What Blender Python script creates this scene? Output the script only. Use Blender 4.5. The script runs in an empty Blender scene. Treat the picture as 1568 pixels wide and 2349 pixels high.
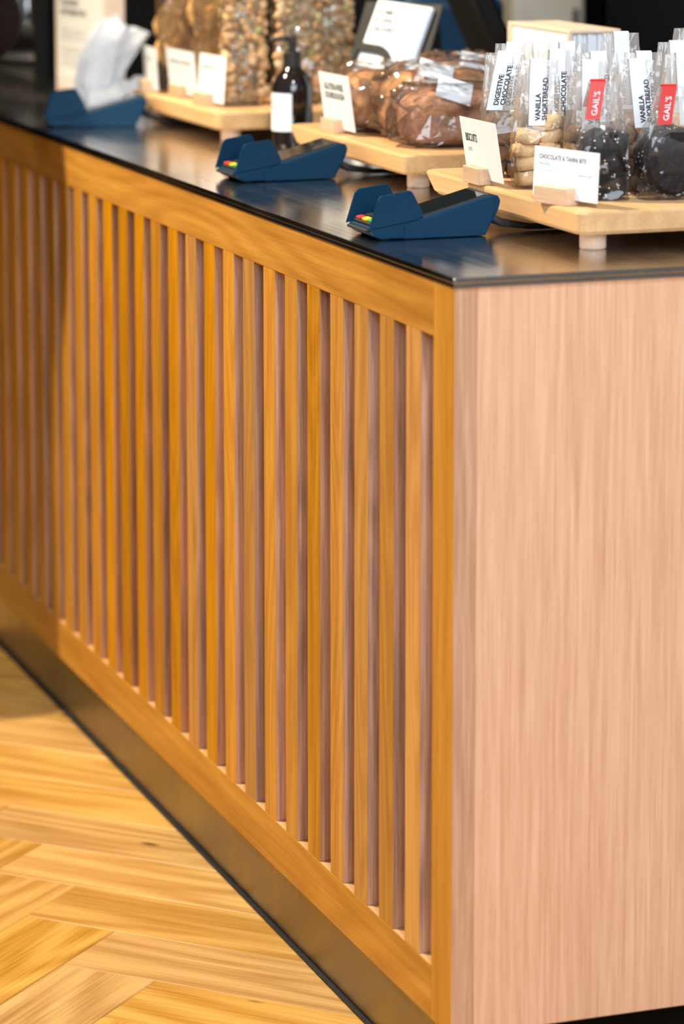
import bpy, bmesh, math, random
from mathutils import Vector, Matrix

# ------------------------------------------------------------------ camera, light, exposure
sc = bpy.context.scene
C = sc.collection
cam = bpy.data.cameras.new('camera'); camo = bpy.data.objects.new('camera', cam); C.objects.link(camo)
YAW, PITCH = 0.3442, 0.1418
cam.sensor_fit = 'VERTICAL'; cam.sensor_height = 36.0; cam.sensor_width = 24.0
cam.lens = 7155.15 / 2349 * 36.0
cam.shift_y = -(1174.5 - 638.554) / 2349
cam.clip_start = 0.05; cam.clip_end = 60
cam.dof.use_dof = True; cam.dof.focus_distance = 3.76; cam.dof.aperture_fstop = 3.6
camo.location = (-1.1993, -2.998, 1.3806)
camo.rotation_euler = (math.pi/2 - PITCH, 0, -YAW)
sc.camera = camo

w = bpy.data.worlds.new('World'); sc.world = w; w.use_nodes = True
bgn = w.node_tree.nodes['Background']
bgn.inputs[0].default_value = (0.80, 0.87, 1.0, 1); bgn.inputs[1].default_value = 0.25

def area(name, loc, target, sx, sy, power, col):
    l = bpy.data.lights.new(name, 'AREA'); l.shape = 'RECTANGLE'; l.size = sx; l.size_y = sy
    l.energy = power; l.color = col
    o = bpy.data.objects.new(name, l); C.objects.link(o); o.location = loc
    o.rotation_euler = (Vector(target)-Vector(loc)).to_track_quat('-Z', 'Y').to_euler()
    return o
# tall shop window behind the camera: cool daylight
area('window_daylight', (-0.6, -3.6, 2.75), (0.25, 0.3, 0.85), 2.6, 1.9, 165, (0.82, 0.92, 1.0))
# warm ceiling spots on the customer side, then unseen fill spots
def spot(name, loc, target, power, col, ang, blend, rad):
    l = bpy.data.lights.new(name, 'SPOT'); l.energy = power; l.color = col
    l.spot_size = math.radians(ang); l.spot_blend = blend; l.shadow_soft_size = rad
    o = bpy.data.objects.new(name, l); C.objects.link(o); o.location = loc
    o.rotation_euler = (Vector(target)-Vector(loc)).to_track_quat('-Z', 'Y').to_euler()
    return o
WARM = (1.0, 0.83, 0.58)
spot('ceiling_and_fill_spot', (-1.4, 1.5, 3.1), (-0.1, 0.75, 0.3), 570, WARM, 84, 0.6, 0.045)
spot('ceiling_and_fill_spot', (-0.5, 3.2, 3.0), (0.3, 1.9, 0.95), 120, (1.0, 0.83, 0.6), 70, 0.8, 0.05)

spot('ceiling_and_fill_spot', (-0.25, -1.25, 3.15), (0.35, 0.1, 0.85), 150, (0.90, 0.95, 1.0), 80, 0.8, 0.06)  # added spot, so the end panel grows brighter towards its top
spot('fill_spot', (0.75, 1.1, 3.1), (1.2, 2.5, 1.15), 45, (1.0, 0.92, 0.80), 22, 0.7, 0.05)  # added unseen spot to brighten the cream cupboard
spot('fill_spot', (0.40, 0.75, 3.1), (0.22, 2.15, 0.98), 130, (1.0, 0.94, 0.86), 34, 0.7, 0.05)  # added unseen spot that whitens the paper sheets at the far end

sc.view_settings.view_transform = 'Standard'; sc.view_settings.look = 'None'
sc.view_settings.gamma = 1.0; sc.view_settings.use_curve_mapping = False
sc.view_settings.exposure = 0.0
sc.cycles.transparent_max_bounces = 40
sc.cycles.max_bounces = 8
R = random.Random(7)

# ------------------------------------------------------------------ materials
MATS = {}
def newmat(name):
    m = bpy.data.materials.new(name); m.use_nodes = True
    nt = m.node_tree; b = nt.nodes['Principled BSDF']
    return m, nt, b
def N(nt, t, **kw):
    n = nt.nodes.new(t)
    for k, v in kw.items(): setattr(n, k, v)
    return n
def plain(name, col, rough=0.5, metal=0.0, spec=0.5, noise=0.0, nscale=20, bump=0.0, bscale=60, trans=0.0, coat=0.0):
    m, nt, b = newmat(name)
    b.inputs['Base Color'].default_value = (*col, 1); b.inputs['Roughness'].default_value = rough
    b.inputs['Metallic'].default_value = metal; b.inputs['Specular IOR Level'].default_value = spec
    b.inputs['Coat Weight'].default_value = coat
    tc = N(nt, 'ShaderNodeTexCoord')
    if noise:
        n = N(nt, 'ShaderNodeTexNoise'); n.inputs['Scale'].default_value = nscale; n.inputs['Detail'].default_value = 4
        nt.links.new(tc.outputs['Object'], n.inputs['Vector'])
        mr = N(nt, 'ShaderNodeMapRange'); mr.inputs[1].default_value = 0.3; mr.inputs[2].default_value = 0.7
        mr.inputs[3].default_value = 1-noise; mr.inputs[4].default_value = 1+noise
        nt.links.new(n.outputs[0], mr.inputs[0])
        mx = N(nt, 'ShaderNodeMix', data_type='RGBA', blend_type='MULTIPLY'); mx.inputs[0].default_value = 1
        mx.inputs[6].default_value = (*col, 1); nt.links.new(mr.outputs[0], mx.inputs[7])
        nt.links.new(mx.outputs[2], b.inputs['Base Color'])
    if bump:
        n = N(nt, 'ShaderNodeTexNoise'); n.inputs['Scale'].default_value = bscale; n.inputs['Detail'].default_value = 5
        nt.links.new(tc.outputs['Object'], n.inputs['Vector'])
        bp = N(nt, 'ShaderNodeBump'); bp.inputs['Strength'].default_value = bump; bp.inputs['Distance'].default_value = 0.004
        nt.links.new(n.outputs[0], bp.inputs['Height']); nt.links.new(bp.outputs[0], b.inputs['Normal'])
    return m

def wood(name, dark, light, axis='Z', streak=55, samp=1.3, rough=0.45, ring=0.35, fine=0.35, tint=0.14, knots=0.0, coarse=1.0, spec=0.4):
    """oak-like grain running along the object's own axis"""
    m, nt, b = newmat(name); L = nt.links
    tc = N(nt, 'ShaderNodeTexCoord'); oi = N(nt, 'ShaderNodeObjectInfo')
    off = N(nt, 'ShaderNodeVectorMath', operation='MULTIPLY_ADD')
    cmb = N(nt, 'ShaderNodeCombineXYZ')
    for i in range(3): L.new(oi.outputs['Random'], cmb.inputs[i])
    L.new(cmb.outputs[0], off.inputs[0]); off.inputs[1].default_value = (7.3, 11.1, 5.7); L.new(tc.outputs['Object'], off.inputs[2])
    def mapped(along, across):
        v = [across]*3; v['XYZ'.index(axis)] = along
        mp = N(nt, 'ShaderNodeVectorMath', operation='MULTIPLY'); L.new(off.outputs[0], mp.inputs[0]); mp.inputs[1].default_value = v
        return mp.outputs[0]
    # growth rings: contour lines of a slow field
    n1 = N(nt, 'ShaderNodeTexNoise'); n1.inputs['Scale'].default_value = 1; n1.inputs['Detail'].default_value = 1.5
    L.new(mapped(1.1*coarse, 9*coarse), n1.inputs['Vector'])
    mul = N(nt, 'ShaderNodeMath', operation='MULTIPLY'); mul.inputs[1].default_value = 85; L.new(n1.outputs[0], mul.inputs[0])
    sn = N(nt, 'ShaderNodeMath', operation='SINE'); L.new(mul.outputs[0], sn.inputs[0])
    # fine pores
    n2 = N(nt, 'ShaderNodeTexNoise'); n2.inputs['Scale'].default_value = 1; n2.inputs['Detail'].default_value = 4
    L.new(mapped(9, 330), n2.inputs['Vector'])
    n3 = N(nt, 'ShaderNodeTexNoise'); n3.inputs['Scale'].default_value = 1; n3.inputs['Detail'].default_value = 3
    L.new(mapped(1.6, streak), n3.inputs['Vector'])
    a1 = N(nt, 'ShaderNodeMath', operation='MULTIPLY'); a1.inputs[1].default_value = ring*0.30; L.new(sn.outputs[0], a1.inputs[0])
    a2 = N(nt, 'ShaderNodeMath', operation='MULTIPLY_ADD'); a2.inputs[1].default_value = fine*2.6; L.new(n2.outputs[0], a2.inputs[0]); L.new(a1.outputs[0], a2.inputs[2])
    a3 = N(nt, 'ShaderNodeMath', operation='MULTIPLY_ADD'); a3.inputs[1].default_value = samp; L.new(n3.outputs[0], a3.inputs[0]); L.new(a2.outputs[0], a3.inputs[2])
    sub = N(nt, 'ShaderNodeMath', operation='SUBTRACT'); L.new(a3.outputs[0], sub.inputs[0]); sub.inputs[1].default_value = 0.5*samp - 0.55 + fine*1.3
    mx = N(nt, 'ShaderNodeMix', data_type='RGBA'); mx.clamp_factor = True
    L.new(sub.outputs[0], mx.inputs[0]); mx.inputs[6].default_value = (*dark, 1); mx.inputs[7].default_value = (*light, 1)
    col = mx.outputs[2]
    # each piece its own tint
    mr = N(nt, 'ShaderNodeMapRange'); mr.inputs[3].default_value = 1-tint; mr.inputs[4].default_value = 1+tint*0.75
    L.new(oi.outputs['Random'], mr.inputs[0])
    mr2 = N(nt, 'ShaderNodeMath', operation='FRACT'); q = N(nt, 'ShaderNodeMath', operation='MULTIPLY'); q.inputs[1].default_value = 17.31
    L.new(oi.outputs['Random'], q.inputs[0]); L.new(q.outputs[0], mr2.inputs[0])
    hs = N(nt, 'ShaderNodeHueSaturation'); L.new(col, hs.inputs['Color']); L.new(mr.outputs[0], hs.inputs['Value'])
    mr3 = N(nt, 'ShaderNodeMapRange'); mr3.inputs[3].default_value = 1-tint*0.7; mr3.inputs[4].default_value = 1+tint*1.0
    L.new(mr2.outputs[0], mr3.inputs[0]); L.new(mr3.outputs[0], hs.inputs['Saturation'])
    col = hs.outputs[0]
    if knots:
        vo = N(nt, 'ShaderNodeTexVoronoi'); vo.inputs['Scale'].default_value = 1; L.new(mapped(4.5, 14), vo.inputs['Vector'])
        kr = N(nt, 'ShaderNodeMapRange'); kr.inputs[1].default_value = 0.045; kr.inputs[2].default_value = 0.09; kr.inputs[3].default_value = knots; kr.inputs[4].default_value = 0
        L.new(vo.outputs['Distance'], kr.inputs[0])
        sp = N(nt, 'ShaderNodeSeparateColor'); L.new(vo.outputs['Color'], sp.inputs[0])
        gt = N(nt, 'ShaderNodeMath', operation='GREATER_THAN'); gt.inputs[1].default_value = 0.25; L.new(sp.outputs[0], gt.inputs[0])
        kk = N(nt, 'ShaderNodeMath', operation='MULTIPLY'); L.new(kr.outputs[0], kk.inputs[0]); L.new(gt.outputs[0], kk.inputs[1])
        km = N(nt, 'ShaderNodeMix', data_type='RGBA'); L.new(kk.outputs[0], km.inputs[0]); L.new(col, km.inputs[6]); km.inputs[7].default_value = (0.02, 0.012, 0.006, 1)
        col = km.outputs[2]
    L.new(col, b.inputs['Base Color'])
    b.inputs['Roughness'].default_value = rough; b.inputs['Specular IOR Level'].default_value = spec
    bp = N(nt, 'ShaderNodeBump'); bp.inputs['Strength'].default_value = 0.12; bp.inputs['Distance'].default_value = 0.001
    L.new(n2.outputs[0], bp.inputs['Height']); L.new(bp.outputs[0], b.inputs['Normal'])
    return m

OAK_D, OAK_L = (0.40, 0.165, 0.016), (0.67, 0.335, 0.055)
M_slat = wood('oak_slat', OAK_D, OAK_L, 'Z', ring=0.55, tint=0.2, coarse=1.2)
M_side = wood('oak_side_shaded', (0.29, 0.155, 0.095), (0.66, 0.40, 0.275), 'Z', ring=0.45, fine=0.6, tint=0.24, rough=0.6)  # slat sides: groove shade and cool light put into the oak colour
M_rail = wood('oak_rail', OAK_D, OAK_L, 'Y', ring=0.5, tint=0.04, coarse=0.8)
M_stile = wood('oak_stile', OAK_D, OAK_L, 'Z', ring=0.15, tint=0.04)
M_panel = wood('oak_veneer', (0.62, 0.325, 0.185), (0.87, 0.545, 0.37), 'Z', streak=120, samp=0.9, ring=0.08, fine=0.6, tint=0.02)
M_postside = wood('oak_post_side', (0.42, 0.21, 0.115), (0.70, 0.42, 0.285), 'Z', streak=120, samp=0.9, ring=0.2, fine=0.6, tint=0.02)
M_plank = wood('oak_plank', (0.41, 0.200, 0.044), (0.70, 0.425, 0.140), 'X', samp=0.55, streak=70, ring=0.9, fine=0.55, tint=0.09, knots=0.95, coarse=0.6, rough=0.36)
M_board = wood('beech_board', (0.56, 0.31, 0.14), (0.80, 0.50, 0.25), 'Y', ring=0.25, fine=0.4, tint=0.05, rough=0.5)
M_peg = wood('beech_peg', (0.62, 0.42, 0.30), (0.82, 0.60, 0.45), 'Z', ring=0.1, tint=0.05)
M_block = wood('oak_block', (0.46, 0.29, 0.18), (0.72, 0.50, 0.34), 'Y', ring=0.35, tint=0.08)
M_birch = wood('birch_ply', (0.74, 0.54, 0.40), (0.86, 0.70, 0.56), 'Y', ring=0.15, tint=0.03)
M_subfloor = plain('floor_joint', (0.10, 0.055, 0.02), 0.8, noise=0.2)
M_dark = plain('black_back', (0.006, 0.005, 0.004), 0.7, spec=0.1, noise=0.2)
M_wallb = plain('charcoal_paint', (0.007, 0.0065, 0.006), 0.9, spec=0.1, noise=0.15, nscale=5)
M_cream = plain('cream_paint', (0.84, 0.78, 0.66), 0.6, noise=0.04, nscale=3)
M_ceil = plain('ceiling_paint', (0.55, 0.54, 0.52), 0.8, noise=0.05, nscale=3)
M_card = plain('white_card', (0.80, 0.85, 0.92), 0.6, noise=0.015, nscale=30)
M_paper = plain('matt_paper', (0.80, 0.79, 0.76), 0.7, noise=0.02)
M_ink = plain('black_ink', (0.025, 0.025, 0.03), 0.6, noise=0.05)
M_greyink = plain('grey_ink', (0.16, 0.17, 0.22), 0.6, noise=0.05)
M_paleink = plain('pale_ink', (0.40, 0.42, 0.45), 0.6, noise=0.05)
M_teal = plain('teal_ink', (0.10, 0.42, 0.52), 0.6, noise=0.05)
M_skyink = plain('pale_blue_print', (0.36, 0.62, 0.85), 0.5, noise=0.05)
M_red = plain('red_sticker', (0.66, 0.022, 0.016), 0.4, noise=0.03)
M_term = plain('navy_plastic', (0.0006, 0.029, 0.070), 0.5, spec=0.18, noise=0.08, nscale=200, bump=0.03, bscale=900)
M_termin = plain('dark_plastic', (0.008, 0.012, 0.018), 0.5, noise=0.08, nscale=100)
M_screen = plain('screen_glass', (0.012, 0.016, 0.018), 0.06, spec=0.8, noise=0.05)
M_keyred = plain('key_red', (0.75, 0.03, 0.02), 0.45, noise=0.03)
M_keyyel = plain('key_yellow', (0.85, 0.62, 0.02), 0.45, noise=0.03)
M_keygrn = plain('key_green', (0.03, 0.40, 0.08), 0.45, noise=0.03)
M_keyblk = plain('key_black', (0.015, 0.016, 0.018), 0.5, noise=0.03)
M_rubber = plain('black_rubber', (0.01, 0.01, 0.012), 0.6, noise=0.1)
M_glassblk = plain('dark_bottle', (0.012, 0.008, 0.008), 0.08, spec=0.7, noise=0.05)
M_black = plain('black_metal', (0.018, 0.018, 0.018), 0.4, noise=0.1)
M_charc = plain('charcoal_acrylic', (0.014, 0.015, 0.016), 0.5, spec=0.25, noise=0.08)
M_gloss = plain('glossy_black_machine', (0.003, 0.003, 0.004), 0.3, spec=0.2, noise=0.1)
M_matt = plain('matt_black_case', (0.004, 0.004, 0.004), 0.6, spec=0.12, noise=0.1)
M_bluegl = plain('blue_black_gloss', (0.006, 0.03, 0.07), 0.25, spec=0.8, noise=0.1)
M_chrome = plain('polished_steel', (0.75, 0.74, 0.72), 0.12, metal=1.0, noise=0.03)
M_porc = plain('white_porcelain', (0.75, 0.77, 0.80), 0.2, noise=0.02)
M_short = plain('shortbread', (0.80, 0.56, 0.30), 0.8, noise=0.18, nscale=60, bump=0.5, bscale=160)
M_choc = plain('dark_chocolate', (0.012, 0.006, 0.006), 0.5, spec=0.25, noise=0.25, nscale=60, bump=0.4, bscale=120)
M_oat = plain('brown_biscuit', (0.26, 0.15, 0.075), 0.8, noise=0.3, nscale=70, bump=0.6, bscale=120)
M_sesame = plain('sesame', (0.75, 0.70, 0.60), 0.6, noise=0.1)
M_loaf = plain('brown_loaf', (0.43, 0.225, 0.14), 0.85, noise=0.45, nscale=60, bump=0.9, bscale=120, spec=0.2)
M_loaf2 = plain('golden_loaf', (0.47, 0.24, 0.11), 0.8, noise=0.55, nscale=34, bump=0.9, bscale=90, spec=0.2)
M_skin = plain('skin', (0.55, 0.33, 0.24), 0.5, noise=0.06)
M_coat = plain('dark_brown_wool', (0.011, 0.0075, 0.007), 0.95, spec=0.1, noise=0.25, nscale=40, bump=0.3, bscale=250)
M_trous = plain('dark_cloth', (0.02, 0.022, 0.03), 0.9, noise=0.2)
M_shoe = plain('shoe_leather', (0.03, 0.018, 0.012), 0.4, noise=0.1)
M_hair = plain('dark_hair', (0.02, 0.012, 0.008), 0.5, noise=0.3, nscale=90)
M_eye = plain('eye_white', (0.7, 0.7, 0.7), 0.2, noise=0.02)

def island_mat(name, stops, rough=0.7, bump=0.4):
    m, nt, b = newmat(name)
    g = N(nt, 'ShaderNodeNewGeometry'); r = N(nt, 'ShaderNodeValToRGB')
    el = r.color_ramp.elements
    while len(el) < len(stops): el.new(0.5)
    for e, (p, c) in zip(el, stops): e.position = p; e.color = (*c, 1)
    nt.links.new(g.outputs['Random Per Island'], r.inputs[0])
    tc = N(nt, 'ShaderNodeTexCoord'); n = N(nt, 'ShaderNodeTexNoise'); n.inputs['Scale'].default_value = 120; n.inputs['Detail'].default_value = 4
    nt.links.new(tc.outputs['Object'], n.inputs['Vector'])
    mr = N(nt, 'ShaderNodeMapRange'); mr.inputs[1].default_value = 0.3; mr.inputs[2].default_value = 0.7; mr.inputs[3].default_value = 0.65; mr.inputs[4].default_value = 1.2
    nt.links.new(n.outputs[0], mr.inputs[0])
    mx = N(nt, 'ShaderNodeMix', data_type='RGBA', blend_type='MULTIPLY'); mx.inputs[0].default_value = 1
    nt.links.new(r.outputs[0], mx.inputs[6]); nt.links.new(mr.outputs[0], mx.inputs[7]); nt.links.new(mx.outputs[2], b.inputs['Base Color'])
    bp = N(nt, 'ShaderNodeBump'); bp.inputs['Strength'].default_value = bump; bp.inputs['Distance'].default_value = 0.003
    nt.links.new(n.outputs[0], bp.inputs['Height']); nt.links.new(bp.outputs[0], b.inputs['Normal'])
    b.inputs['Roughness'].default_value = rough
    return m
M_gran = island_mat('granola_clusters', [(0.0, (0.30, 0.15, 0.06)), (0.25, (0.52, 0.30, 0.13)), (0.5, (0.68, 0.46, 0.24)), (0.75, (0.36, 0.20, 0.09)), (0.9, (0.75, 0.60, 0.40)), (1.0, (0.30, 0.28, 0.08))])
M_crack = island_mat('baked_crackers', [(0.0, (0.50, 0.21, 0.035)), (0.4, (0.76, 0.38, 0.07)), (0.7, (0.62, 0.30, 0.06)), (1.0, (0.82, 0.56, 0.26))])

def steel(name, col, rough, axis, amt=0.10, bump=0.02):
    m, nt, b = newmat(name); L = nt.links
    tc = N(nt, 'ShaderNodeTexCoord'); mp = N(nt, 'ShaderNodeVectorMath', operation='MULTIPLY')
    v = [260.0]*3; v['XYZ'.index(axis)] = 4.0; mp.inputs[1].default_value = v
    L.new(tc.outputs['Object'], mp.inputs[0])
    n = N(nt, 'ShaderNodeTexNoise'); n.inputs['Scale'].default_value = 1; n.inputs['Detail'].default_value = 4; L.new(mp.outputs[0], n.inputs['Vector'])
    n2 = N(nt, 'ShaderNodeTexNoise'); n2.inputs['Scale'].default_value = 9; n2.inputs['Detail'].default_value = 5; L.new(tc.outputs['Object'], n2.inputs['Vector'])
    ad = N(nt, 'ShaderNodeMath', operation='ADD'); L.new(n.outputs[0], ad.inputs[0]); L.new(n2.outputs[0], ad.inputs[1])
    mr = N(nt, 'ShaderNodeMapRange'); mr.inputs[1].default_value = 0.7; mr.inputs[2].default_value = 1.3; mr.inputs[3].default_value = rough*0.75; mr.inputs[4].default_value = rough*1.35
    L.new(ad.outputs[0], mr.inputs[0]); L.new(mr.outputs[0], b.inputs['Roughness'])
    mr2 = N(nt, 'ShaderNodeMapRange'); mr2.inputs[1].default_value = 0.7; mr2.inputs[2].default_value = 1.3; mr2.inputs[3].default_value = 1-amt; mr2.inputs[4].default_value = 1+amt
    L.new(ad.outputs[0], mr2.inputs[0])
    mx = N(nt, 'ShaderNodeMix', data_type='RGBA', blend_type='MULTIPLY'); mx.inputs[0].default_value = 1; mx.inputs[6].default_value = (*col, 1)
    L.new(mr2.outputs[0], mx.inputs[7]); L.new(mx.outputs[2], b.inputs['Base Color']); b.inputs['Metallic'].default_value = 1
    bp = N(nt, 'ShaderNodeBump'); bp.inputs['Strength'].default_value = bump; bp.inputs['Distance'].default_value = 0.001
    L.new(n.outputs[0], bp.inputs['Height']); L.new(bp.outputs[0], b.inputs['Normal'])
    return m
M_top = steel('worktop_steel', (0.56, 0.54, 0.52), 0.17, 'Y')
M_kick = steel('plinth_steel', (0.30, 0.26, 0.21), 0.36, 'Z', 0.05)

def film(name, haze=0.10, haze_top=None, hazecol=(0.9, 0.9, 0.92), refl=0.55, rough=0.10):
    """thin clear wrap: mostly see-through, glossy, a little milky"""
    m, nt, b = newmat(name); L = nt.links; nt.nodes.remove(b)
    out = nt.nodes['Material Output']
    tr = N(nt, 'ShaderNodeBsdfTransparent'); tr.inputs[0].default_value = (0.97, 0.97, 0.975, 1)
    gl = N(nt, 'ShaderNodeBsdfGlossy'); gl.inputs['Roughness'].default_value = rough
    df = N(nt, 'ShaderNodeBsdfDiffuse'); df.inputs[0].default_value = (*hazecol, 1)
    tl = N(nt, 'ShaderNodeBsdfTranslucent'); tl.inputs[0].default_value = (*hazecol, 1)
    tc = N(nt, 'ShaderNodeTexCoord'); n = N(nt, 'ShaderNodeTexNoise'); n.inputs['Scale'].default_value = 32; n.inputs['Detail'].default_value = 1.5; n.inputs['Distortion'].default_value = 0.6
    L.new(tc.outputs['Object'], n.inputs['Vector'])
    bp = N(nt, 'ShaderNodeBump'); bp.inputs['Strength'].default_value = 0.7; bp.inputs['Distance'].default_value = 0.008
    L.new(n.outputs[0], bp.inputs['Height']); L.new(bp.outputs[0], gl.inputs['Normal'])
    h = N(nt, 'ShaderNodeMixShader'); h.inputs[0].default_value = 0.5; L.new(df.outputs[0], h.inputs[1]); L.new(tl.outputs[0], h.inputs[2])
    a = N(nt, 'ShaderNodeMixShader'); a.inputs[0].default_value = haze
    if haze_top is not None:   # the gathered upper film lies in several layers, so it is milkier
        sx = N(nt, 'ShaderNodeSeparateXYZ'); L.new(tc.outputs['Object'], sx.inputs[0])
        hz = N(nt, 'ShaderNodeMapRange'); hz.inputs[1].default_value = 0.05; hz.inputs[2].default_value = 0.12; hz.inputs[3].default_value = haze; hz.inputs[4].default_value = haze_top
        L.new(sx.outputs[2], hz.inputs[0]); L.new(hz.outputs[0], a.inputs[0])
    L.new(tr.outputs[0], a.inputs[1]); L.new(h.outputs[0], a.inputs[2])
    lw = N(nt, 'ShaderNodeLayerWeight'); lw.inputs['Blend'].default_value = 0.35
    L.new(bp.outputs[0], lw.inputs['Normal'])
    mr = N(nt, 'ShaderNodeMapRange'); mr.inputs[3].default_value = 0.02; mr.inputs[4].default_value = refl; L.new(lw.outputs['Fresnel'], mr.inputs[0])
    o = N(nt, 'ShaderNodeMixShader'); L.new(mr.outputs[0], o.inputs[0]); L.new(a.outputs[0], o.inputs[1]); L.new(gl.outputs[0], o.inputs[2])
    L.new(o.outputs[0], out.inputs[0])
    return m
M_film = film('clear_cellophane', 0.025, 0.26)
M_film2 = film('clear_bread_bag', 0.035, refl=0.85, rough=0.07)
M_pane = film('display_glass', 0.004, refl=0.30, rough=0.02)
M_wax = plain('wax_paper', (0.88, 0.90, 0.93), 0.55, noise=0.02)
_nt = M_wax.node_tree; _b = _nt.nodes['Principled BSDF']
_t = N(_nt, 'ShaderNodeBsdfTranslucent'); _t.inputs[0].default_value = (0.92, 0.93, 0.95, 1)
_m = N(_nt, 'ShaderNodeMixShader'); _m.inputs[0].default_value = 0.4
_nt.links.new(_b.outputs[0], _m.inputs[1]); _nt.links.new(_t.outputs[0], _m.inputs[2]); _nt.links.new(_m.outputs[0], _nt.nodes['Material Output'].inputs[0])

# ------------------------------------------------------------------ helpers
def mesh_obj(name, bm, mat, parent=None, loc=None, rot=None, smooth=False):
    me = bpy.data.meshes.new(name); bm.normal_update(); bm.to_mesh(me); bm.free()
    for m in (mat if isinstance(mat, (list, tuple)) else [mat]): me.materials.append(m)
    if smooth:
        for p in me.polygons: p.use_smooth = True
    o = bpy.data.objects.new(name, me); C.objects.link(o)
    if parent: o.parent = parent
    if loc: o.location = loc
    if rot: o.rotation_euler = rot
    return o
def struct(o): o['kind'] = 'structure'; return o
def tag(o, label, cat, group=None):
    o['label'] = label; o['category'] = cat
    if group: o['group'] = group
    return o
def thing(name, label, cat, loc=(0, 0, 0), rotz=0.0, group=None):
    o = bpy.data.objects.new(name, None); C.objects.link(o); o.empty_display_size = 0.05
    o.location = loc; o.rotation_euler = (0, 0, rotz)
    return tag(o, label, cat, group)
def box(x0, x1, y0, y1, z0, z1, bev=0.0, seg=1, bm=None):
    b = bm or bmesh.new()
    r = bmesh.ops.create_cube(b, size=1.0)
    for v in r['verts']:
        v.co = Vector((x0+(v.co.x+.5)*(x1-x0), y0+(v.co.y+.5)*(y1-y0), z0+(v.co.z+.5)*(z1-z0)))
    if bev:
        ed = list({e for v in r['verts'] for e in v.link_edges})
        bmesh.ops.bevel(b, geom=ed, offset=bev, segments=seg, affect='EDGES', profile=0.5)
    return b
def lathe(profile, seg=32, bm=None):
    b = bm or bmesh.new(); rings = []
    for r, z in profile:
        rings.append([b.verts.new((r*math.cos(2*math.pi*i/seg), r*math.sin(2*math.pi*i/seg), z)) for i in range(seg)])
    for a, c in zip(rings, rings[1:]):
        for i in range(seg): b.faces.new((a[i], a[(i+1) % seg], c[(i+1) % seg], c[i]))
    b.faces.new(list(reversed(rings[0]))); b.faces.new(rings[-1])
    return b
def prism(poly, y0, y1, bev=0.0, seg=2, bm=None):
    """polygon in XZ extruded along Y"""
    b = bm or bmesh.new()
    f = [b.verts.new((x, y0, z)) for x, z in poly]; k = [b.verts.new((x, y1, z)) for x, z in poly]
    b.faces.new(f); b.faces.new(list(reversed(k)))
    n = len(poly)
    for i in range(n): b.faces.new((f[i], k[i], k[(i+1) % n], f[(i+1) % n]))
    bmesh.ops.recalc_face_normals(b, faces=b.faces)
    if bev: bmesh.ops.bevel(b, geom=list(b.edges), offset=bev, segments=seg, affect='EDGES', profile=0.5, clamp_overlap=True)
    return b
def tube(pts, rad, seg=10, bm=None):
    b = bm or bmesh.new(); rings = []
    P = [Vector(p) for p in pts]
    for i, p in enumerate(P):
        d = (P[min(i+1, len(P)-1)]-P[max(i-1, 0)]).normalized()
        u = d.cross(Vector((0, 0, 1)));
        if u.length < 1e-4: u = d.cross(Vector((1, 0, 0)))
        u.normalize(); v = d.cross(u)
        r = rad[i] if isinstance(rad, (list, tuple)) else rad
        rings.append([b.verts.new(p+u*math.cos(2*math.pi*k/seg)*r+v*math.sin(2*math.pi*k/seg)*r) for k in range(seg)])
    for a, c in zip(rings, rings[1:]):
        for i in range(seg): b.faces.new((a[i], a[(i+1) % seg], c[(i+1) % seg], c[i]))
    b.faces.new(rings[0]); b.faces.new(list(reversed(rings[-1])))
    bmesh.ops.recalc_face_normals(b, faces=b.faces)
    return b
def text_mesh(body, size, bold=0.0, spacing=1.0, line=1.0, align='LEFT', xs=1.0):
    cu = bpy.data.curves.new('t', 'FONT'); cu.body = body; cu.size = size; cu.align_x = align
    cu.offset = bold; cu.space_character = spacing; cu.space_line = line; cu.resolution_u = 2
    o = bpy.data.objects.new('t', cu); C.objects.link(o)
    dg = bpy.context.evaluated_depsgraph_get()
    me = bpy.data.meshes.new_from_object(o.evaluated_get(dg))
    bpy.data.objects.remove(o); bpy.data.curves.remove(cu)
    if xs != 1.0:
        for v in me.vertices: v.co.x *= xs
    return me
def lettering(body, size, mat, parent, mtx=None, fn=None, **kw):
    me = text_mesh(body, size, **kw); me.name = 'lettering'
    me.materials.clear(); me.materials.append(mat)
    if fn:
        for v in me.vertices: v.co = fn(v.co)
    o = bpy.data.objects.new('lettering', me); C.objects.link(o); o.parent = parent
    if mtx is not None: o.matrix_local = mtx
    return o
def copy_tree(o, parent=None):
    c = o.copy(); C.objects.link(c)
    if parent: c.parent = parent
    for ch in list(o.children): copy_tree(ch, c)
    return c

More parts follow.
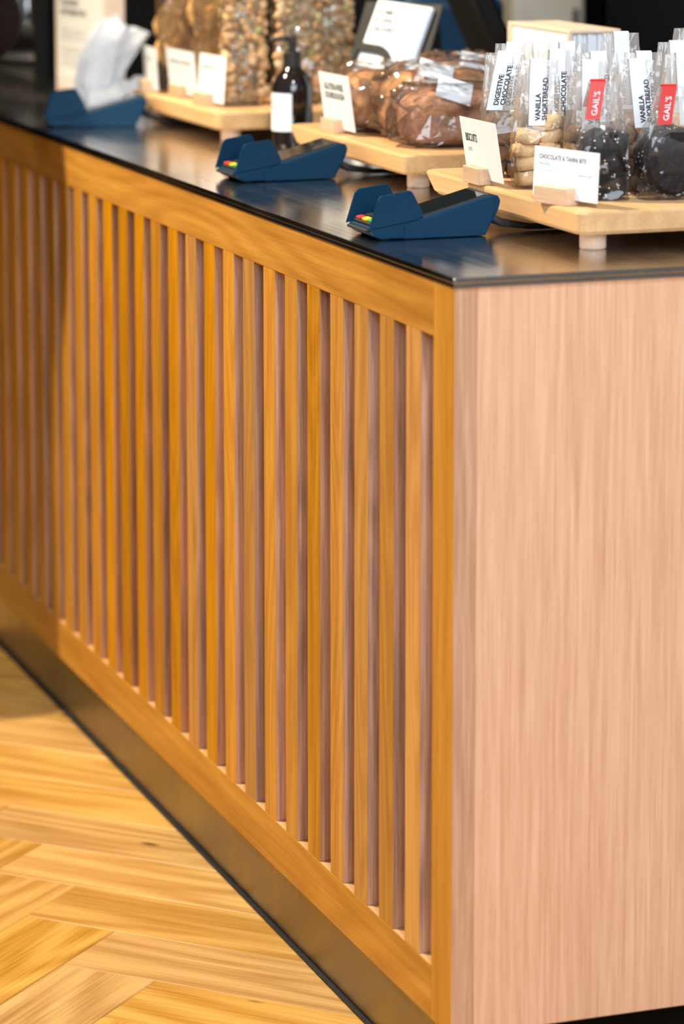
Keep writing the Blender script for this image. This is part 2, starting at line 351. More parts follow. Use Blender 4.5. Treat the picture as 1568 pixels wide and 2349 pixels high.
# ------------------------------------------------------------------ large structure: floor, walls, ceiling
floor = struct(mesh_obj('floor', box(-4.0, 3.2, -5.0, 5.2, -0.06, -0.011), M_subfloor))
W_ = 0.1299; LP = W_*5; s2 = math.sqrt(.5)
bm = box(0.0006, LP-0.0006, -W_+0.0006, -0.0006, -0.0105, 0.0)
bmesh.ops.bevel(bm, geom=[e for e in bm.edges if all(v.co.z > -0.001 for v in e.verts)], offset=0.0012, segments=1, affect='EDGES')
plank0 = mesh_obj('plank', bm, M_plank); pm = plank0.data
far_bm = bmesh.new(); plank_n = [0]
def add_plank(x, y, ang, first=[True]):
    cx, cy = x+LP/2*math.cos(ang), y+LP/2*math.sin(ang)
    if not (-3.9 < cx < 3.1 and -3.4 < cy < 4.9): return
    if 0.35 < cx < 0.75 and 0.35 < cy < 3.2: return          # under the counter
    if not (-1.9 < cx < 0.45 and -0.8 < cy < 4.3):
        M = Matrix.Translation((x, y, 0)) @ Matrix.Rotation(ang, 4, 'Z')
        q = [far_bm.verts.new(M @ Vector(c)) for c in ((0.0006, -W_+.0006, 0), (LP-.0006, -W_+.0006, 0), (LP-.0006, -.0006, 0), (0.0006, -.0006, 0), (0.0006, -W_+.0006, -.0105), (LP-.0006, -W_+.0006, -.0105), (LP-.0006, -.0006, -.0105), (0.0006, -.0006, -.0105))]
        for f in ((0, 1, 2, 3), (0, 4, 5, 1), (1, 5, 6, 2), (2, 6, 7, 3), (3, 7, 4, 0)): far_bm.faces.new([q[k] for k in f])
        return
    plank_n[0] += 1
    if first[0]: o = plank0; first[0] = False
    else:
        o = bpy.data.objects.new('plank', pm); C.objects.link(o)
    o.parent = floor; o.location = (x, y, R.uniform(-0.0003, 0.0003)); o.rotation_euler = (0, 0, ang)
av, bv = Vector((s2, -s2)), Vector((s2, s2))
V0 = Vector((-0.187, 0.866)); T = av*(-(W_+LP)) - bv*(LP-W_)
for c in range(-6, 7):
    for k in range(-70, 71):
        p = V0 + T*c + (bv-av)*(W_*k)
        add_plank(p.x, p.y, -math.pi/4)
        q = p - bv*LP - av*W_          # B plank: runs along +b and ends at p
        # local x -> b, local -y -> a side; its upper-left corner line starts at q
        add_plank(q.x, q.y, math.pi/4)
fp = mesh_obj('planks', far_bm, M_plank, floor); fp['kind'] = 'stuff'
struct(mesh_obj('wall_back', box(-4.0, 3.2, 5.0, 5.2, -0.011, 3.3), M_wallb))
struct(mesh_obj('wall_right', box(3.0, 3.2, -1.0, 5.0, -0.011, 3.3), M_wallb))
struct(mesh_obj('ceiling', box(-4.0, 3.2, -5.0, 5.2, 3.3, 3.4), M_ceil))

# ------------------------------------------------------------------ the counter
WT = 0.9205; YE = 3.3; XE = 0.80
P_ = 0.0828; G0 = 0.0588
counter = thing('counter', 'long oak counter with vertical slatted front, pale veneered end panel and metal plinth', 'counter')
post = mesh_obj('corner_post', box(0, 0.026, 0.0, G0, 0.0891, 0.9091, 0.0007), [M_stile, M_postside], counter)
for pl in post.data.polygons:
    if pl.normal.y < -0.9: pl.material_index = 1
mesh_obj('end_panel', box(0.0265, XE, 0.0008, 0.020, 0.0891, 0.9091, 0.0006), M_panel, counter)
mesh_obj('top_rail', box(0.0003, 0.050, G0+.0003, YE, 0.8498, 0.9091, 0.0006), M_rail, counter)
brail = mesh_obj('bottom_rail', box(0.0003, 0.050, G0+.0003, YE, 0.0891, 0.1503, 0.0006), [M_rail, M_board], counter)
for pl in brail.data.polygons:      # upper ledge gets a paler wood: lamp light put into its colour
    if pl.normal.z > 0.9: pl.material_index = 1
mesh_obj('back_board', box(0.046, 0.056, 0.021, YE, 0.0891, 0.9091), M_slat, counter)
slat_me = None
n = 0
while True:
    y0 = G0 + n*P_ + 0.0385; y1 = G0+(n+1)*P_
    if y1 > YE: break
    if slat_me is None:
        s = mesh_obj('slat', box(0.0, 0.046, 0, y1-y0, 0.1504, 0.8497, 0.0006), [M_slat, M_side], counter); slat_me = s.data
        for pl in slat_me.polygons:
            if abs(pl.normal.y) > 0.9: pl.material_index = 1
    else:
        s = bpy.data.objects.new('slat', slat_me); C.objects.link(s); s.parent = counter
    s.location = (0.0006, y0, 0)
    n += 1
mesh_obj('plinth', box(0.010, 0.022, 0.010, YE, 0.004, 0.0888), M_kick, counter)
mesh_obj('end_plinth', box(0.0225, XE-0.02, 0.070, 0.080, 0.0, 0.0888), M_dark, counter)
mesh_obj('floor_seal', box(0.0035, 0.0098, 0.024, YE, 0.0004, 0.0045, 0.001), M_rubber, counter)
mesh_obj('carcass', box(0.057, XE-0.01, 0.021, YE, 0.0892, 0.9088), M_dark, counter)
# worktop, one sheet with a fine lipped edge
bm = box(-0.0022, XE+0.01, -0.0035, YE, 0.9140, WT, 0.0014, 2)
top = mesh_obj('worktop', bm, M_top)
tag(top, 'dark polished steel worktop running along the top of the oak counter', 'worktop')
mesh_obj('edge_lip', box(-0.0012, XE+0.008, -0.0022, YE, 0.9093, 0.9142, 0.0006), M_top, top)

# ------------------------------------------------------------------ serving boards
BT = 0.967; BU = 0.940
def rounded(x0, x1, y0, y1, r, seg=6):
    pts = []
    for cx, cy, a0 in ((x1-r, y0+r, -90), (x1-r, y1-r, 0), (x0+r, y1-r, 90), (x0+r, y0+r, 180)):
        for i in range(seg+1):
            a = math.radians(a0+90*i/seg); pts.append((cx+r*math.cos(a), cy+r*math.sin(a)))
    return pts
def serving_board(label, x0, y0, lx, ly, rz=0.0):
    t = thing('serving_board', label, 'serving board', (x0, y0, WT), rz, 'beech serving boards along the counter')
    b = bmesh.new(); h0, h1 = BU-WT, BT-WT; ch = 0.0035
    rings = []
    for ins, z, farc in ((0.006, h0, 0.022), (0.0025, h0+0.004, 0.018), (0.0, h1-ch, 0.0), (0.001, h1-ch*0.3, 0.0), (ch, h1, 0.0)):
        pts = rounded(ins, lx-ins, ins, ly-ins-farc, 0.016)
        rings.append([b.verts.new((x, y, z)) for x, y in pts])
    k = len(rings[0])
    for a, c in zip(rings, rings[1:]):
        for i in range(k): b.faces.new((a[i], a[(i+1) % k], c[(i+1) % k], c[i]))
    b.faces.new(list(reversed(rings[0]))); b.faces.new(rings[-1])
    mesh_obj('board', b, M_board, t)
    me = None
    for px, py in ((0.034, 0.036), (lx-0.034, 0.036), (0.034, ly-0.062), (lx-0.034, ly-0.062)):
        if me is None:
            o = mesh_obj('peg_foot', lathe([(0.0135, 0.0), (0.015, 0.0015), (0.015, h0)], 28), M_peg, t, smooth=False); me = o.data
        else:
            o = bpy.data.objects.new('peg_foot', me); C.objects.link(o); o.parent = t
        o.location = (px, py, 0)
    return t
serving_board('beech serving board on peg feet holding bags of biscuits, nearest the counter corner', 0.198, 0.128, 0.42, 0.475)
serving_board('beech serving board on peg feet holding wrapped loaves, middle of the three', 0.235, 0.765, 0.285, 0.47)
serving_board('beech serving board on peg feet holding tall granola bags, farthest of the three', 0.192, 1.44, 0.27, 0.47)

# ------------------------------------------------------------------ card terminals
def make_terminal(label):
    t = thing('card_terminal', label, 'card terminal', (0, 0, 0), 0, 'card terminals on the worktop')
    prof = [(0.004, 0.005), (0.0, 0.010), (0.001, 0.0145), (0.058, 0.0235), (0.148, 0.0475), (0.157, 0.0465), (0.160, 0.040), (0.157, 0.029), (0.141, 0.0012), (0.012, 0.0012)]
    mesh_obj('body', prism(prof, 0.0, 0.076, 0.0022, 2), M_term, t)
    # lower shell seam
    mesh_obj('base_shell', prism([(0.040, 0.0008), (0.040, 0.016), (0.046, 0.0185), (0.150, 0.0435), (0.154, 0.034), (0.1405, 0.0008)], -0.0012, 0.0772, 0.0008, 1), M_term, t)
    mesh_obj('rubber_foot', box(0.014, 0.024, 0.004, 0.014, 0.0, 0.003, 0.0006), M_term, t)
    mesh_obj('rubber_foot', box(0.014, 0.024, 0.062, 0.072, 0.0, 0.003, 0.0006), M_term, t)
    # privacy hood: two side walls leaning in, joined by a lower cross wall
    wall = [(-0.003, 0.0125), (0.008, 0.047), (0.012, 0.0515), (0.046, 0.0565), (0.050, 0.0545), (0.064, 0.0285), (0.058, 0.0225), (0.001, 0.0135)]
    h = mesh_obj('privacy_hood', prism(wall, -0.002, 0.0012, 0.0008, 1), M_term, t)
    prism_b = prism(wall, 0.0748, 0.078, 0.0008, 1)
    mesh_obj('hood_side', prism_b, M_term, h)
    mesh_obj('hood_bridge', prism([(0.0585, 0.0235), (0.0535, 0.034), (0.0555, 0.035), (0.0625, 0.0285)], 0.001, 0.075), M_term, h)
    # keypad
    kp = mesh_obj('keypad', prism([(0.004, 0.0145), (0.004, 0.0185), (0.056, 0.027), (0.056, 0.0225)], 0.006, 0.070, 0.001, 1), M_termin, t)
    me = None; sl = math.atan2(0.0085, 0.052)
    for r in range(4):
        for c in range(3):
            m = M_keyblk
            if r == 0: m = (M_keyred, M_keyyel, M_keygrn)[2-c] if False else (M_keyred, M_keyyel, M_keygrn)[c]
            x = 0.010+r*0.0118; y = 0.060-c*0.0195
            o = mesh_obj('key', box(-0.0042, 0.0042, -0.0072, 0.0072, 0, 0.0034, 0.001), m, kp)
            o.location = (x, y-0.0015, 0.0185+(x-0.004)*0.1635-0.0004); o.rotation_euler = (0, -sl, 0)
    mesh_obj('card_slot', box(-0.004, 0.004, 0.006, 0.070, 0.0085, 0.0125, 0.001), M_rubber, t)
    # screen on the slope
    a = math.atan2(0.024, 0.090)
    s = mesh_obj('screen', box(0.0, 0.082, 0.007, 0.069, -0.001, 0.0012, 0.0005), M_screen, t, (0.0645, 0, 0.0256), (0, -a, 0))
    mesh_obj('screen_bezel', box(-0.001, 0.088, 0.004, 0.072, -0.002, 0.0004, 0.0005), M_termin, t, (0.0645, 0, 0.0256), (0, -a, 0))
    pts = [(0.154, 0.038, 0.020), (0.175, 0.037, 0.010), (0.21, 0.034, 0.0045), (0.27, 0.03, 0.0035), (0.33, 0.04, 0.0035), (0.42, 0.02, 0.0035)]
    mesh_obj('cable', tube(pts, [0.006, 0.005, 0.0035, 0.003, 0.003, 0.003], 8), M_rubber, t, smooth=True)
    return t
t3 = make_terminal('navy card terminal beside the biscuit board, nearest of the three')
t3.location = (0.020, 0.306, WT); t3.rotation_euler = (0, 0, 0.0)
t2 = copy_tree(t3); t2['label'] = 'navy card terminal in front of the pump bottle, middle of the three'
t2.location = (0.058, 0.925, WT); t2.rotation_euler = (0, 0, math.radians(2))
t1 = copy_tree(t3); t1['label'] = 'navy card terminal in front of the white paper sheets, farthest of the three'
t1.location = (0.016, 1.775, WT); t1.rotation_euler = (0, 0, math.radians(-14))

# ------------------------------------------------------------------ price cards in wooden blocks
def price_card(label, loc, yaw, cw, chh, lean, lines, bw=0.050, bd=0.020, bh=0.020, shift=0.0, roll=0.0):
    """card faces local -x; width along local y (text reads toward -y)"""
    t = thing('price_card', label, 'price card', loc, yaw, 'price cards in wooden blocks')
    mesh_obj('wooden_block', box(-bd*0.55, bd*0.45, -bw/2, bw/2, 0, bh, 0.0008), M_block, t)
    c = mesh_obj('card', box(-0.0004, 0.0004, -cw/2, cw/2, 0, chh), M_card, t, (bd*0.18, shift, 0.006), (0, lean, 0))
    M = Matrix(((0, 0, -1, -0.0006), (-1, 0, 0, 0), (0, 1, 0, 0), (0, 0, 0, 1)))
    for body, size, mat, u, v, kw in lines:
        m = M.copy(); m.translation = Vector((-0.0007, cw/2-u, v))
        lettering(body, size, mat, c, m, **kw)
    return t
B3 = BT
price_card('tall white card reading BISCUITS in an oak block', (0.203, 0.430, B3), 0.0, 0.112, 0.072, math.radians(-9),
           [('BISCUITS', 0.0135, M_ink, 0.012, 0.044, dict(bold=0.0002, xs=0.66)), ('£3.95', 0.0065, M_greyink, 0.016, 0.032, dict(xs=0.8))], shift=-0.012)
price_card('wide white card reading CHOCOLATE & TAHINI BITE in an oak block', (0.207, 0.209, B3), math.radians(16), 0.113, 0.056, math.radians(3),
           [('CHOCOLATE & TAHINI BITE', 0.0074, M_greyink, 0.009, 0.0425, dict(bold=0.0001, xs=0.84, spacing=1.05)), ('Plant based', 0.0042, M_teal, 0.009, 0.0360, {}),
            ('EAT IN £3.40 / TAKE OUT £2.90 or 3 for £8.00', 0.0034, M_paleink, 0.008, 0.0285, dict(xs=0.72)), ('*Please ask our team', 0.0034, M_greyink, 0.079, 0.0275, dict(xs=0.8))],
           bw=0.056, shift=-0.010)
price_card('leaning white card reading GLUTEN-FREE in an oak block in front of the loaves', (0.254, 1.088, B3), math.radians(2), 0.112, 0.078, math.radians(-8),
           [('GLUTEN-FREE\nSOURDOUGH', 0.0125, M_ink, 0.016, 0.055, dict(bold=0.0003, xs=0.92)), ('£4.50', 0.006, M_paleink, 0.020, 0.028, {})], shift=-0.014)
price_card('small white card in an oak block, farthest left on the granola board', (0.203, 1.842, B3), math.radians(-4), 0.100, 0.068, math.radians(-3),
           [('CRACKERS', 0.010, M_paleink, 0.012, 0.045, {}), ('£4.25', 0.006, M_paleink, 0.012, 0.030, {})], shift=-0.012)
price_card('white card in an oak block in the middle of the granola board, before the crackers', (0.221, 1.722, B3), math.radians(2), 0.135, 0.070, math.radians(-6),
           [('SOURDOUGH CRACKERS', 0.0105, M_greyink, 0.012, 0.047, dict(xs=0.85)), ('Seeds & sea salt £4.95', 0.006, M_paleink, 0.016, 0.034, {})], shift=-0.010)
price_card('white card in an oak block at the near corner of the granola board', (0.216, 1.572, B3), math.radians(5), 0.105, 0.072, math.radians(4),
           [('GRANOLA', 0.010, M_greyink, 0.012, 0.049, {}), ('Large bag £6.50', 0.006, M_paleink, 0.014, 0.034, {})], shift=-0.012)

# ------------------------------------------------------------------ biscuit bags
def jitter_box(bm, c, s, rot, rng, j=0.12, bev=0.25):
    b2 = bmesh.new(); bmesh.ops.create_cube(b2, size=1.0)
    bmesh.ops.subdivide_edges(b2, edges=b2.edges[:], cuts=2, use_grid_fill=True)
    for v in b2.verts:
        d = v.co.normalized()*0.62; v.co = v.co.lerp(d, bev)
        v.co += Vector((rng.uniform(-1, 1), rng.uniform(-1, 1), rng.uniform(-1, 1)))*j*0.4
        v.co = rot @ Vector((v.co.x*s[0], v.co.y*s[1], v.co.z*s[2])) + Vector(c)
    me = bpy.data.meshes.new('tmp'); b2.to_mesh(me); b2.free(); bm.from_mesh(me); bpy.data.meshes.remove(me)
from mathutils import Euler
def bag_film(rng, w, d, h, fill, top_w, seg=28, lev=15, jit=0.0022, lean=0.0):
    """gusseted cellophane bag; returns bmesh and front(z) for the label"""
    b = bmesh.new(); rings = []; tip = h-0.012
    def sec(f):
        z = f*h
        if f < fill: k = 0.0
        else: k = (f-fill)/(1-fill); k = 0.65*k+0.35*k*k*(3-2*k)
        ww = w*(1-k)+top_w*k; dd = d*(1-k)+0.0022*k
        if f < 0.06: ww *= 0.94+f; dd *= 0.94+f
        return z, ww/2, dd/2, lean*max(0, f-fill*0.6)
    for i in range(lev+1):
        f = i/lev; z, a, c, sh = sec(f); ring = []
        flat = max(0.0, min(1.0, (f-fill)/(1-fill)))
        for k in range(seg):
            t = 2*math.pi*k/seg; cx, sy = math.cos(t), math.sin(t); e = 0.45
            x = a*math.copysign(abs(cx)**e, cx); y = c*math.copysign(abs(sy)**e, sy)
            jj = jit*(0.35 if i in (0, lev) else 1.0)*(1-0.7*flat)
            x += rng.uniform(-jj, jj); y += rng.uniform(-jj, jj)+sh; zz = z+(rng.uniform(-jj, jj) if 0 < i < lev else 0)
            ring.append(b.verts.new((x, y, zz)))
        rings.append(ring)
    for a, c in zip(rings, rings[1:]):
        for i in range(seg): b.faces.new((a[i], a[(i+1) % seg], c[(i+1) % seg], c[i]))
    b.faces.new(list(reversed(rings[0])))
    # folded-over top hem
    b.faces.new(rings[-1])
    def front(z):
        zz, a, c, sh = sec(max(0.0, min(1.0, z/h))); return -c-0.0028+sh
    def back(z):
        zz, a, c, sh = sec(max(0.0, min(1.0, z/h))); return c+0.0028+sh
    return b, front, back
def strip_label(parent, front, back, h, z0, wid, words, slant=0.0, x0=0.0):
    b = bmesh.new(); path = []
    k = 14
    for i in range(k+1):
        z = z0+(h-z0)*i/k; path.append((front(z), z))
    path.append(((front(h)+back(h))/2, h+0.0022))
    for i in range(8):
        z = h-(h-z0)*0.7*i/7; path.append((back(z), z))
    rows = []
    for y, z in path:
        xo = x0+slant*(z-h)
        rows.append((b.verts.new((xo-wid/2, y, z)), b.verts.new((xo+wid/2, y, z))))
    for a, c in zip(rows, rows[1:]): b.faces.new((a[0], a[1], c[1], c[0]))
    o = mesh_obj('paper_label', b, M_card, parent, smooth=True)
    def wrap(co):   # text x runs up the strip, text y runs towards -x
        z = z0+0.006+co.x; xo = x0+slant*(z-h)
        return Vector((xo+wid*0.18-co.y, front(z)-0.0008, z))
    lettering(words, 0.0085, M_ink, o, fn=wrap, bold=0.0002, line=0.95, xs=0.92)
    return o
def red_band(parent, front, back, h):
    """red tape folded over the pinched top of a short bag"""
    b = bmesh.new(); rows = []
    path = [(front(h-0.042+0.042*i/8)-0.0006, h-0.042+0.042*i/8) for i in range(9)] + [((front(h)+back(h))/2, h+0.0026)] + [(back(h-0.03*i/5)+0.0006, h-0.03*i/5) for i in range(6)]
    for y, z in path:
        xo = -0.006+(z-h)*0.22
        rows.append((b.verts.new((xo-0.0085, y, z)), b.verts.new((xo+0.0085, y, z))))
    for a, c in zip(rows, rows[1:]): b.faces.new((a[0], a[1], c[1], c[0]))
    o = mesh_obj('red_tape', b, M_red, parent)
    def wrap(co):
        zz = h-0.038+co.x; return Vector((-0.006+(zz-h)*0.22+0.004-co.y, front(zz)-0.0014, zz))
    lettering("GAIL'S", 0.0098, M_card, o, fn=wrap, bold=0.0001)
    return o
def biscuit_bag(kind, label, words, loc, rz, seed, h=0.152, w=0.060, d=0.044, sticker=False, slant=0.0, z0=0.075, lean=0.0, top_w=None):
    rng = random.Random(seed)
    t = thing('biscuit_bag', label, 'bag of biscuits', loc, rz, 'cellophane biscuit bags on the nearest board')
    fl, fr, bk = bag_film(rng, w, d, h, 0.40, top_w or w*0.78, lean=lean, seg=22, lev=11, jit=0.0028)
    f = mesh_obj('cellophane', fl, M_film, t)
    if kind == 'short':
        for i in range(9):
            b = bmesh.new(); lv = i//2
            c = ((-1 if i % 2 else 1)*w*0.20+rng.uniform(-.003, .003), rng.uniform(-.004, .004), 0.011+lv*0.0165)
            jitter_box(b, c, (w*0.42, d*0.80, 0.0165), Euler((rng.uniform(-.15, .15), rng.uniform(-.25, .25), rng.uniform(-.3, .3))).to_matrix(), rng, 0.14, 0.35)
            mesh_obj('biscuit', b, M_short, t, smooth=True)
    elif kind == 'choc':
        nb = 6
        for i in range(nb):
            b = bmesh.new(); lv = i//2
            c = ((-1 if i % 2 else 1)*w*0.19+rng.uniform(-.004, .004), rng.uniform(-.004, .004), 0.015+lv*0.025)
            jitter_box(b, c, (w*0.44, d*0.78, 0.027), Euler((rng.uniform(-.3, .3), rng.uniform(-.4, .4), rng.uniform(-.3, .3))).to_matrix(), rng, 0.16, 0.45)
            mesh_obj('biscuit', b, M_choc, t, smooth=True)
        b = bmesh.new()
        for i in range(60):
            u = rng.uniform(-.45, .45)*w; z = rng.uniform(.004, .08)
            side = rng.random()
            p = (u, -d*0.43-rng.uniform(0, .003), z) if side < .6 else (math.copysign(w*0.45, rng.uniform(-1, 1)), rng.uniform(-.4, .4)*d, z)
            bmesh.ops.create_icosphere(b, subdivisions=1, radius=0.0011, matrix=Matrix.Translation(p))
        s = mesh_obj('sesame_seeds', b, M_sesame, t); s['kind'] = 'stuff'
    elif kind == 'round':
        for i in range(4):
            b = bmesh.new(); r = w*0.47; th = 0.011
            prof = [(0.0, -th/2), (r*0.85, -th/2), (r, -th*0.15), (r, th*0.2), (r*0.86, th/2), (0.0, th/2)]
            seg = 26; rings = []
            for rr, z in prof[1:-1]:
                rings.append([b.verts.new((rr*math.cos(2*math.pi*q/seg)*(1+rng.uniform(-.03, .03)), z, rr*math.sin(2*math.pi*q/seg)*(1+rng.uniform(-.03, .03)))) for q in range(seg)])
            for a, c in zip(rings, rings[1:]):
                for q in range(seg): b.faces.new((a[q], a[(q+1) % seg], c[(q+1) % seg], c[q]))
            b.faces.new(rings[0]); b.faces.new(list(reversed(rings[-1])))
            bmesh.ops.recalc_face_normals(b, faces=b.faces)
            mesh_obj('biscuit', b, M_choc, t, (0, -d*0.34+i*0.0125, r+0.003), (rng.uniform(-.12, .05), rng.uniform(-.2, .2), 0))
        b = bmesh.new()
        for i in range(50):
            a = rng.uniform(0, 6.28); rr = w*0.46
            bmesh.ops.create_icosphere(b, subdivisions=1, radius=0.0011, matrix=Matrix.Translation((rr*math.cos(a), -d*0.34+rng.uniform(-.004, .03), rr*math.sin(a)+w*0.47+.003)))
        s = mesh_obj('sesame_seeds', b, M_sesame, t); s['kind'] = 'stuff'
    else:
        for i in range(8):
            b = bmesh.new(); lv = i//2
            c = ((-1 if i % 2 else 1)*w*0.20+rng.uniform(-.003, .003), rng.uniform(-.004, .004), 0.012+lv*0.018)
            jitter_box(b, c, (w*0.43, d*0.80, 0.019), Euler((rng.uniform(-.2, .2), rng.uniform(-.3, .3), rng.uniform(-.3, .3))).to_matrix(), rng, 0.16, 0.4)
            mesh_obj('biscuit', b, M_oat, t, smooth=True)
    if sticker: red_band(t, fr, bk, h)
    else: strip_label(t, fr, bk, h, z0, 0.0195, words, slant)
    return t
VS = 'VANILLA\nSHORTBREAD'; CH = 'DIGESTIVE\nCHOCOLATE'
Z = BT+0.0004
biscuit_bag('choc', 'short clear bag of dark chocolate bites closed with red tape, behind the CHOCOLATE & TAHINI card', VS, (0.274, 0.232, Z), math.radians(-12), 1, sticker=True, h=0.134, top_w=0.034, lean=0.006)
biscuit_bag('short', 'clear bag of pale shortbread behind the left edge of the CHOCOLATE & TAHINI card', VS, (0.250, 0.365, Z), math.radians(-14), 2, slant=0.06, h=0.150, lean=-0.004)
biscuit_bag('round', 'short clear bag of round dark chocolate biscuits, red tape on top, at right edge', VS, (0.352, 0.212, Z), math.radians(-8), 4, w=0.084, h=0.128, sticker=True, top_w=0.036)
biscuit_bag('oat', 'clear bag labelled VANILLA SHORTBREAD standing directly behind the dark chocolate bites', VS, (0.287, 0.300, Z), math.radians(-10), 3, h=0.152, slant=0.05, w=0.056, d=0.040)
biscuit_bag('oat', 'clear bag labelled VANILLA SHORTBREAD between the two bags with red tape', VS, (0.346, 0.300, Z), math.radians(-10), 5, h=0.152, slant=-0.05, w=0.056, d=0.042)
biscuit_bag('short', 'clear bag labelled VANILLA SHORTBREAD behind the big round chocolate biscuits', VS, (0.412, 0.312, Z), math.radians(-8), 10, h=0.157, w=0.058)
biscuit_bag('oat', 'clear bag with a slanting CHOCOLATE label directly behind the BISCUITS card', CH, (0.262, 0.492, Z), math.radians(-18), 6, h=0.150, slant=0.22, z0=0.082)
biscuit_bag('choc', 'clear bag in the second row behind the pale shortbread bag', CH, (0.318, 0.465, Z), math.radians(-10), 7, h=0.153, slant=0.08)
biscuit_bag('short', 'clear bag in the second row, third from the left, before the white card box', VS, (0.336, 0.385, Z), math.radians(-12), 8, h=0.155)
biscuit_bag('oat', 'clear bag in the second row, fourth from the left', VS, (0.402, 0.400, Z), math.radians(-8), 9, h=0.153)
biscuit_bag('oat', 'clear bag at the back left corner of the biscuit board', CH, (0.302, 0.560, Z), math.radians(-15), 11, h=0.156, slant=0.15)
biscuit_bag('choc', 'clear bag in the back row with its label before the white card box', CH, (0.366, 0.545, Z), math.radians(-10), 12, h=0.156)
biscuit_bag('short', 'clear bag in the back row, third from the left', VS, (0.432, 0.530, Z), math.radians(-8), 13, h=0.168)
biscuit_bag('oat', 'clear bag in the back row, fourth from the left', VS, (0.476, 0.462, Z), math.radians(-10), 14, h=0.160)
biscuit_bag('oat', 'clear bag at the back right with a long leaning label, tallest of the back row', CH, (0.530, 0.530, Z), math.radians(-6), 15, h=0.172, slant=0.3)

# ------------------------------------------------------------------ wrapped loaves
def loaf_bag(label, loc, rz, seed, L_=0.19, W2=0.105, H=0.082, mat=None, lab=(0.02, 0.0), lab_rot=0.0, lab_tilt=0.5, tail=True):
    rng = random.Random(seed)
    t = thing('wrapped_loaf', label, 'loaf of bread', loc, rz, 'wrapped loaves on the middle board')
    def blob(sx, sy, sz, jit, seg, lev, e=0.55, lift=0.0):
        b = bmesh.new(); rings = []
        for i in range(1, lev):
            ph = -math.pi/2+math.pi*i/lev; cp, sp = math.cos(ph), math.sin(ph)
            k = abs(cp)**e; z = math.copysign(abs(sp)**(0.7 if sp > 0 else 0.35), sp)
            ring = []
            for q in range(seg):
                a = 2*math.pi*q/seg; cx, sy_ = math.cos(a), math.sin(a)
                ring.append(b.verts.new((sx/2*k*math.copysign(abs(cx)**0.6, cx)+rng.uniform(-jit, jit), sy/2*k*math.copysign(abs(sy_)**0.6, sy_)+rng.uniform(-jit, jit), sz*(z*0.5+0.5)+lift+rng.uniform(-jit, jit)*(0.6 if z > -0.9 else 0))))
            rings.append(ring)
        for a, c in zip(rings, rings[1:]):
            for q in range(seg): b.faces.new((a[q], a[(q+1) % seg], c[(q+1) % seg], c[q]))
        b.faces.new(list(reversed(rings[0]))); b.faces.new(rings[-1])
        return b
    mesh_obj('loaf', blob(L_, W2, H, 0.0012, 40, 20, lift=0.002), mat or M_loaf, t, smooth=True)
    f = blob(L_*1.20, W2*1.13, H*1.16, 0.0075, 18, 10, e=0.42)
    mesh_obj('clear_bag', f, M_film2, t)
    # gathered bag end
    b = bmesh.new(); rings = []
    for i in range(6):
        fct = i/5; ring = []
        for q in range(16):
            a = 2*math.pi*q/16; r1 = (0.034*(1-fct)+0.006*fct if fct < .6 else 0.006+(fct-.6)*0.06)*(1+rng.uniform(-.25, .25))
            ring.append(b.verts.new((L_*0.50+fct*0.055, r1*math.cos(a), H*0.55+r1*0.8*math.sin(a)-fct*0.01)))
        rings.append(ring)
    for a, c in zip(rings, rings[1:]):
        for q in range(16): b.faces.new((a[q], a[(q+1) % 16], c[(q+1) % 16], c[q]))
    if tail: mesh_obj('bag_tail', b, M_film2, t)
    else: b.free()
    lb = mesh_obj('paper_label', box(-0.024, 0.024, -0.019, 0.019, 0, 0.0006), M_card, t, (lab[0], lab[1], H*1.0+0.002), (lab_tilt, 0.0, lab_rot))
    lb.rotation_mode = 'ZYX'
    m = Matrix.Translation((-0.018, 0.006, 0.0009))
    lettering('RYE SOURDOUGH', 0.0055, M_greyink, lb, m, xs=0.8); lettering('Best before 26/03', 0.0035, M_paleink, lb, Matrix.Translation((-0.018, -0.004, 0.0009)))
    return t
A = BT+0.0005
loaf_bag('large brown loaf in a clear bag with a square white label, nearest on its board', (0.352, 0.868, A), math.radians(2), 21, L_=0.160, W2=0.096, H=0.074, lab=(-0.022, -0.036), lab_rot=math.radians(-24), lab_tilt=math.radians(48))
loaf_bag('wrapped loaf behind the largest brown loaf, with a slanted white label', (0.372, 0.990, A), math.radians(5), 22, L_=0.165, W2=0.094, H=0.090, mat=M_loaf2, lab=(-0.02, -0.030), lab_rot=math.radians(-28), lab_tilt=math.radians(38))
loaf_bag('wrapped golden loaf behind the GLUTEN-FREE card', (0.326, 1.106, A), math.radians(4), 23, L_=0.105, W2=0.096, H=0.082, mat=M_loaf2, lab=(0.028, -0.034), lab_rot=math.radians(10), lab_tilt=math.radians(42), tail=False)
loaf_bag('wrapped loaf at the back right of the loaf board beside the card box', (0.452, 1.112, A), math.radians(-5), 25, L_=0.095, W2=0.096, H=0.092, mat=M_loaf2, lab=(0.016, -0.030), lab_rot=math.radians(-20), lab_tilt=math.radians(30), tail=False)

